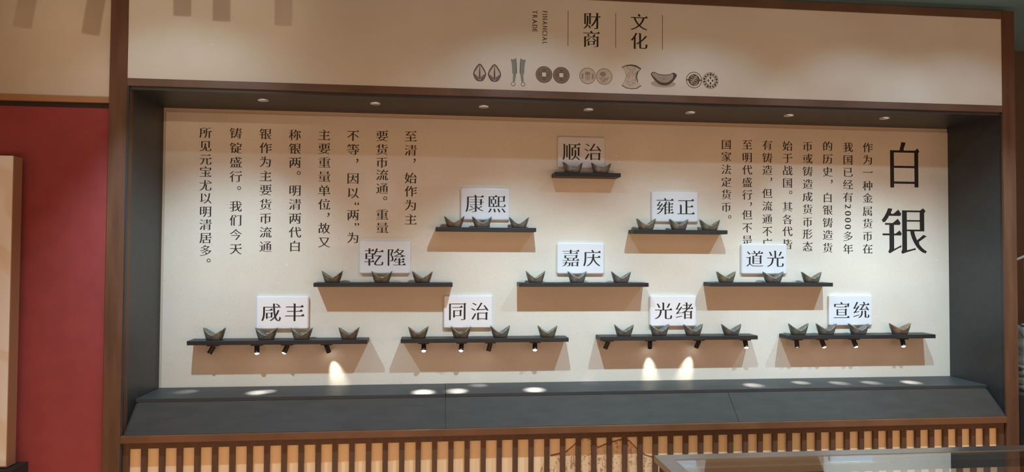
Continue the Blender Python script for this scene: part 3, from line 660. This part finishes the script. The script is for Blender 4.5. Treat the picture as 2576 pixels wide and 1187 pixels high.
# ---------------------------------------------------------------- plaques
def plaque_mesh(w_, h_):
    bm = NB(); n = 6; rc = 0.009
    def ring(ins, y):
        R = []
        for cx, cz, a0 in ((w_ / 2 - rc, h_ / 2 - rc, 0), (-w_ / 2 + rc, h_ / 2 - rc, PI / 2), (-w_ / 2 + rc, -h_ / 2 + rc, PI), (w_ / 2 - rc, -h_ / 2 + rc, 1.5 * PI)):
            for q in range(n + 1):
                a = a0 + PI / 2 * q / n; rr = max(rc - ins, 0.001)
                R.append(bm.verts.new((cx + rr * math.cos(a), y, cz + rr * math.sin(a))))
        return R
    rings = [ring(0, 0.0), ring(0, -0.0095), ring(0.0006, -0.0108), ring(0.0048, -0.0135), ring(0.006, -0.0138)]
    for a, c in zip(rings, rings[1:]):
        for q in range(len(a)): bm.faces.new((a[q], a[(q + 1) % len(a)], c[(q + 1) % len(a)], c[q]))
    bm.faces.new(rings[0]); bm.faces.new(rings[-1])
    bmesh.ops.recalc_face_normals(bm, faces=bm.faces[:])
    return bm
for k, (cx, cz, pw, ph, s) in PLAQUES.items():
    t = thing('name_plaque', 'white acrylic plaque with two black characters above the %s' % WHERE[k], 'plaque', (cx, -0.0045, cz), 'white name plaques')
    obj('acrylic_block', plaque_mesh(pw, ph), M['acrylic'], t)
    L = []
    for ch, fx in zip(s, (0.285, 0.735)): L += place(ch, (fx - 0.5) * pw, 0.002, pw * 0.395, ph * 0.59, center=True)
    obj('lettering', flat_mesh([(L, 0, 0, 0.0004)], -0.0139), M['ink'], t)

# ---------------------------------------------------------------- boat-shaped ingots
def ingot_mesh(seed):
    rr = random.Random(seed); bm = NB(); n = 56; Wt = 0.0456; Db = 0.027
    zt, zc = 0.0495 + rr.uniform(-0.001, 0.001), 0.0200 + rr.uniform(-0.0015, 0.0015)
    tl_, tr_ = rr.uniform(-0.0015, 0.0015), rr.uniform(-0.0015, 0.0015)
    def rim(a):
        c, s = math.cos(a), math.sin(a); tt = abs(c)
        x = Wt * c; y = Db * math.copysign(abs(s) ** 0.85, s) * (0.72 + 0.28 * abs(s))
        z = zc + (zt + (tr_ if c > 0 else tl_) - zc) * (math.sqrt(tt * tt + 0.022) - 0.1483) / 0.8627
        return x, y, z
    def base(a, s=1.0):
        c, q = math.cos(a), math.sin(a)
        return 0.0312 * s * math.copysign(abs(c) ** 0.8, c), 0.0195 * s * math.copysign(abs(q) ** 0.8, q)
    rings = []
    A = [2 * PI * k / n for k in range(n)]
    rings.append([bm.verts.new((*base(a, 0.9), 0.0)) for a in A])
    rings.append([bm.verts.new((*base(a, 1.0), 0.0022)) for a in A])
    for u in (0.3, 0.62, 0.9, 1.0):
        R = []
        for a in A:
            bx, by = base(a, 1.0); rx, ry, rz = rim(a); bul = 0.0012 * math.sin(PI * u)
            R.append(bm.verts.new((bx + (rx - bx) * u + bul * math.cos(a), by + (ry - by) * u + bul * math.sin(a), 0.0022 + (rz - 0.0022) * u)))
        rings.append(R)
    for s, dz in ((0.93, -0.0004), (0.80, None), (0.62, None), (0.42, None), (0.2, None)):
        R = []
        for a in A:
            rx, ry, rz = rim(a)
            if dz is not None: z = rz + dz
            else:
                f = (s / 0.93) ** 1.5; z = 0.0155 + (rz - 0.0155) * f + 0.003 * (1 - s) * (1 if s < 0.5 else 0) + rr.uniform(-0.0005, 0.0005)
            R.append(bm.verts.new((rx * s, ry * s * (0.96 if dz is not None else 1), z)))
        rings.append(R)
    for a, c in zip(rings, rings[1:]):
        for q in range(n): bm.faces.new((a[q], a[(q + 1) % n], c[(q + 1) % n], c[q]))
    bm.faces.new(rings[0][::-1]); bm.faces.new(rings[-1])
    bmesh.ops.recalc_face_normals(bm, faces=bm.faces[:])
    return bm
KIND = {'1': 'gg', '2a': 'bgg', '2b': 'ogo', '3a': 'bbb', '3b': 'ogg', '3c': 'ogo', '4a': 'ogob', '4b': 'bbgo', '4c': 'gggg', '4d': 'gggc'}
KM = {'b': ('bronze', 'brown bronze'), 'g': ('grey_metal', 'dark grey'), 'o': ('olive', 'olive bronze'), 'c': ('copper', 'coppery')}
POS = {2: ('at the left end', 'at the right end'), 3: ('at the left end', 'in the middle', 'at the right end'), 4: ('at the left end', 'second from the left', 'third from the left', 'at the right end')}
SHARED = [ingot_mesh(s) for s in range(6)]
proto = []
for q, bm in enumerate(SHARED):
    me = bpy.data.meshes.new('ingot'); bm.normal_update(); bm.to_mesh(me); bm.free()
    for p in me.polygons: p.use_smooth = True
    proto.append(me)
q = 0; rr = random.Random(9)
for k, lst in INGOTS.items():
    x0, x1, zt = SHELVES[k]
    for i, (cx, wd) in enumerate(lst):
        mn, word = KM[KIND[k][i]]
        me = proto[q % 6].copy(); me.materials.append(M[mn]); q += 1
        o = bpy.data.objects.new('boat_ingot', me); C.objects.link(o)
        sc = wd / 0.0912; o.location = (cx, -0.051, zt); o.scale = (sc, 1.0, 1.0); o.rotation_euler = (0, 0, math.radians(rr.uniform(-8, 8)))
        tag(o, '%s boat-shaped ingot %s of the %s' % (word, POS[len(lst)][i] if 'end' in POS[len(lst)][i] else POS[len(lst)][i] + (' of the row' if 0 else ''), WHERE[k]), 'ingot', 'boat-shaped ingots on the shelves')

# ---------------------------------------------------------------- small spotlights under the bottom shelves
AIM = {'4a': [(0.146, -0.097, 0, 2.0), (0.432, -0.135, 0, 5), (0.462, -0.120, 0, 5), (0.736, 0.0, 0.035, 3.2)],
       '4b': [(1.108, -0.176, 0, 9), (1.247, -0.163, 0, 7), (1.345, -0.058, 0.0, 2.6), (1.574, -0.164, 0, 8)],
       '4c': [(1.84, -0.04, 0, 0.5), (2.126, 0.0, 0.030, 3.2), (2.292, 0.0, 0.030, 3.2), (2.549, -0.145, 0, 5)],
       '4d': [(2.790, -0.108, 0, 4), (2.957, -0.131, 0, 4), (3.108, -0.134, 0, 4), (3.300, -0.139, 0, 6)]}
WARMW = (1.0, 0.93, 0.80)
for k, lst in SPOTS.items():
    x0, x1, zt = SHELVES[k]; zb = zt - SHT
    for i, (sx, _a, seen) in enumerate(lst):
        tx, ty, tz, watts = AIM[k][i]
        t = thing('mini_spotlight', 'small black spotlight under the %s, %s' % (WHERE[k], ('nearest its left end', 'second from its left end', 'third from its left end', 'nearest its right end')[i]), 'spotlight', (sx, -0.053, zb), 'mini spotlights under the bottom shelves')
        obj('mount_plate', box(NB(), -0.023, 0.023, -0.0125, 0.0125, -0.0075, 0.0, 0.0008), M['spot'], t)
        piv = Vector((0, 0, -0.0120)); d = (Vector((tx, ty, tz)) - (Vector((sx, -0.053, zb)) + piv)).normalized()
        bm = NB(); cyl(bm, (0, 0, -0.0075), (0, 0, -0.0145), 0.0022, n=10); obj('swivel_stem', bm, M['spot'], t)
        a = piv - d * 0.004; e = piv + d * 0.0305
        bm = NB(); cyl(bm, a, e, 0.0102, 0.0102, 24, False)
        # closed back, recessed front
        qn = (e - a).to_track_quat('Z', 'Y')
        back = [bm.verts.new(a + qn @ Vector((0.0102 * math.cos(2 * PI * j / 24), 0.0102 * math.sin(2 * PI * j / 24), 0))) for j in range(24)]; bm.faces.new(back[::-1])
        cyl(bm, e, e - d * 0.003, 0.0102, 0.0088, 24, False)
        head = obj('lamp_head', bm, M['spot'], t)
        lit = watts > 0.6
        bm = NB(); base_ring = None                                      # lens; the dome is bulged to stand in for its glare
        for h_, r_ in (((-0.0030, 0.0090), (-0.0005, 0.0086), (0.0018, 0.0070), (0.0032, 0.0042), (0.0038, 0.0012)) if seen > 0.5 else ((-0.0036, 0.0092), (-0.0026, 0.0089))):
            ring_ = [bm.verts.new(e + d * h_ + qn @ Vector((r_ * math.cos(2 * PI * j / 20), r_ * math.sin(2 * PI * j / 20), 0))) for j in range(20)]
            if base_ring:
                for j in range(20): bm.faces.new((base_ring[j], base_ring[(j + 1) % 20], ring_[(j + 1) % 20], ring_[j])).smooth = True
            else: bm.faces.new(ring_[::-1])
            base_ring = ring_
        bm.faces.new(base_ring)
        obj('lens', bm, M['lens_on'] if lit else M['lens_dim'], head)
        p = Vector((sx, -0.053, zb)) + e + d * 0.006
        onwall = tz > 0
        spot('mini_spot_lamp', p, (tx, ty, tz), watts * (0.62 if onwall else 1.5), WARMW, 42 if onwall else 36, 1.0, 0.006)

# ---------------------------------------------------------------- recessed downlights in the soffit
DL = [0.450, 0.900, 1.350, 1.800, 2.252, 2.704, 3.157]
ORD = ('first', 'second', 'third', 'fourth', 'fifth', 'sixth', 'seventh')
for i, x in enumerate(DL):
    y = -0.175; zc = PZ + (FZ - PZ) * (0.175 / DEP)
    t = thing('recessed_downlight', 'small round recessed downlight in the niche soffit, %s counting from the left' % ORD[i], 'downlight', (x, y, zc), 'downlights in the niche soffit')
    bm = NB(); cyl(bm, (0, 0, 0.002), (0, 0, -0.0022), 0.0215, 0.0205, 32, False); cyl(bm, (0, 0, -0.0022), (0, 0, 0.0015), 0.0205, 0.0165, 32, False)
    obj('ring', bm, M['chrome'], t)
    bm = NB(); cyl(bm, (0, 0, 0.002), (0, 0, 0.0004), 0.0172, 0.0172, 32); obj('lens', bm, M['down_lens'], t)
    spot('downlight_lamp', (x, y, zc - 0.004), (x + 0.02, -0.03, 0.2), 1.5, COOL, 52, 1.0, 0.016)

# ---------------------------------------------------------------- picture board on the red wall
pic = thing('picture_board', 'thick board with a tan landscape print hung on the dark red wall', 'picture', (-0.80, -0.40, 0.36))
o = obj('print_face', box(NB(), -1.20, -0.3655, -0.4005, -0.398, -0.196, 0.915), M['picture'], pic); o.location = (0.80, 0.40, -0.36)
o = obj('board_edge', box(NB(), -1.20, -0.3635, -0.398, -0.345, -0.202, 0.915, 0.001), M['board_side'], pic); o.location = (0.80, 0.40, -0.36)
o = obj('mount_batten', box(NB(), -1.16, -0.44, -0.345, -0.3155, -0.15, 0.86), M['dark'], pic); o.location = (0.80, 0.40, -0.36)
bm = NB(); box(bm, -1.3, -0.335, -0.42, -0.3165, -0.98, -0.205, 0.002)
tag(obj('low_cabinet', bm, M['dark']), 'dark cabinet standing under the tan landscape board', 'cabinet')

# ---------------------------------------------------------------- track heads hanging in front of the upper left (they throw the shadows there)
for i, (xh, zl, lean) in enumerate(((-0.236, 1.455, 9), (-0.058, 1.443, 8), (0.165, 1.500, 0), (0.273, 1.490, 0), (0.446, 1.484, 0))):
    t = thing('track_spotlight', 'black cylinder track spotlight hanging from the ceiling, %s counting from the left' % ORD[i], 'track light', (xh, -0.90, 1.66), 'track spotlights on the hall ceiling', (0, math.radians(lean), 0))
    bm = NB(); cyl(bm, (0, 0, 0), (0, 0, -0.03), 0.012, n=12); obj('stem', bm, M['spot'], t)
    bm = NB(); cyl(bm, (0, 0, -0.03), (0, 0, zl - 1.66), 0.0245, n=24); obj('lamp_head', bm, M['spot'], t)

# ---------------------------------------------------------------- glass-topped display case in front
GX0, GX1, GY0, GY1, GZ = 1.777, 2.936, -1.141, -2.05, 0.0
case = thing('display_case', 'glass display case with a reflecting glass top framed by brushed steel rails', 'display case', (GX0, GY0, -0.98))
def cp(name, bm, mm):
    o = obj(name, bm, mm, case); o.location = -Vector(case.location); return o
def rail(pts):
    bm = NB(); a = [bm.verts.new((x, y, GZ)) for x, y in pts]; c = [bm.verts.new((x, y, GZ - 0.018)) for x, y in pts]; n = len(pts)
    bm.faces.new(a); bm.faces.new(c[::-1])
    for j in range(n): bm.faces.new((a[j], a[(j + 1) % n], c[(j + 1) % n], c[j]))
    bmesh.ops.recalc_face_normals(bm, faces=bm.faces[:]); return bm
RW = 0.0450
for pts in ([(GX0, GY0), (GX1, GY0), (GX1 - RW, GY0 - RW), (GX0 + RW, GY0 - RW)], [(GX0, GY0), (GX0 + RW, GY0 - RW), (GX0 + RW, GY1 + RW), (GX0, GY1)],
            [(GX1, GY0), (GX1, GY1), (GX1 - RW, GY1 + RW), (GX1 - RW, GY0 - RW)], [(GX0, GY1), (GX0 + RW, GY1 + RW), (GX1 - RW, GY1 + RW), (GX1, GY1)]):
    cp('top_rail', rail(pts), M['case_frame'])
cp('glass_top', box(NB(), GX0 + RW + 0.0005, GX1 - RW - 0.0005, GY1 + RW + 0.0005, GY0 - RW - 0.0005, GZ - 0.011, GZ - 0.001), M['glass'])
cp('pane_haze_strip', box(NB(), GX0 + RW + 0.0005, GX1 - RW, GY0 - RW - 0.054, GY0 - RW - 0.0015, GZ - 0.0165, GZ - 0.0115), M['haze'])  # film added under the glass for the painted haze band
cp('pane_edge_line', box(NB(), GX0 + RW + 0.03, GX0 + RW + 0.60, GY0 - RW - 0.058, GY0 - RW - 0.0545, GZ - 0.0165, GZ - 0.0115), M['strip'])  # line drawn for the second pane's edge
for a in ((GX0 + 0.012, GX0 + 0.030, GY1 + 0.012, GY0 - 0.012), (GX1 - 0.030, GX1 - 0.012, GY1 + 0.012, GY0 - 0.012), (GX0 + 0.0305, GX1 - 0.0305, GY0 - 0.030, GY0 - 0.012), (GX0 + 0.0305, GX1 - 0.0305, GY1 + 0.012, GY1 + 0.030)):
    cp('under_beam', box(NB(), *a, GZ - 0.062, GZ - 0.0185), M['case_body'])
for a in ((GX0 + 0.018, GX0 + 0.024, GY1 + 0.024, GY0 - 0.024), (GX1 - 0.024, GX1 - 0.018, GY1 + 0.024, GY0 - 0.024), (GX0 + 0.024, GX1 - 0.024, GY0 - 0.024, GY0 - 0.018), (GX0 + 0.024, GX1 - 0.024, GY1 + 0.018, GY1 + 0.024)):
    cp('side_glass', box(NB(), *a, -0.44, GZ - 0.0625), M['glass'])
cp('case_floor', box(NB(), GX0 + 0.0245, GX1 - 0.0245, GY1 + 0.0245, GY0 - 0.0245, -0.455, -0.44), M['case_floor'])
cp('case_body', box(NB(), GX0 + 0.012, GX1 - 0.012, GY1 + 0.012, GY0 - 0.012, -0.98, -0.4555, 0.002), M['case_body'])

# ---------------------------------------------------------------- stone carving beyond the right post
st = thing('stone_carving', 'grey stone carving on a dark plinth beyond the right post', 'sculpture', (3.95, -0.20, -0.98))
def lump(name, mm, x0, x1, y0, y1, z0, z1, amp, seed):
    bm = NB(); bmesh.ops.create_cube(bm, size=1.0); bmesh.ops.subdivide_edges(bm, edges=bm.edges[:], cuts=9, use_grid_fill=True)
    rr = random.Random(seed); ph = [rr.uniform(0, 6) for _ in range(6)]
    for v in bm.verts:
        p = v.co.copy(); r_ = 1 - 0.12 * (abs(p.x * 2) ** 4 + abs(p.y * 2) ** 4)
        w_ = amp * (math.sin(p.z * 23 + ph[0] + p.x * 5) + math.sin(p.x * 19 + ph[1]) * 0.7 + math.sin(p.y * 17 + ph[2] + p.z * 9) * 0.6)
        v.co = Vector(((x0 + x1) / 2 + p.x * r_ * (x1 - x0) + w_ * p.x * 2, (y0 + y1) / 2 + p.y * r_ * (y1 - y0) + w_ * p.y * 2, (z0 + z1) / 2 + p.z * (z1 - z0) + w_ * 0.3))
    o = obj(name, bm, mm, st, True); o.location = -Vector(st.location); return o
lump('carved_body', M['stone'], 3.70, 4.2, -0.33, -0.05, 0.02, 0.26, 0.006, 1)
lump('carved_base', M['stone'], 3.68, 4.22, -0.35, -0.05, -0.02, 0.09, 0.005, 2)
lump('carved_ornament', M['stone_pale'], 3.752, 3.90, -0.34, -0.22, 0.225, 0.272, 0.004, 3)
bm = NB(); cyl(bm, (3.79, -0.25, 0.25), (3.80, -0.25, 0.56), 0.020, 0.026, 16); o = obj('carved_stem', bm, M['stone_pale'], st); o.location = -Vector(st.location)
bm = NB(); cyl(bm, (3.70, -0.25, 0.545), (4.1, -0.25, 0.705), 0.006, n=12); o = obj('carved_branch', bm, M['stone_pale'], st); o.location = -Vector(st.location)
o = obj('plinth', box(NB(), 3.66, 4.3, -0.40, -0.02, -0.98, -0.0215, 0.003), M['dark'], st); o.location = -Vector(st.location)

bpy.data.objects.remove(_go)
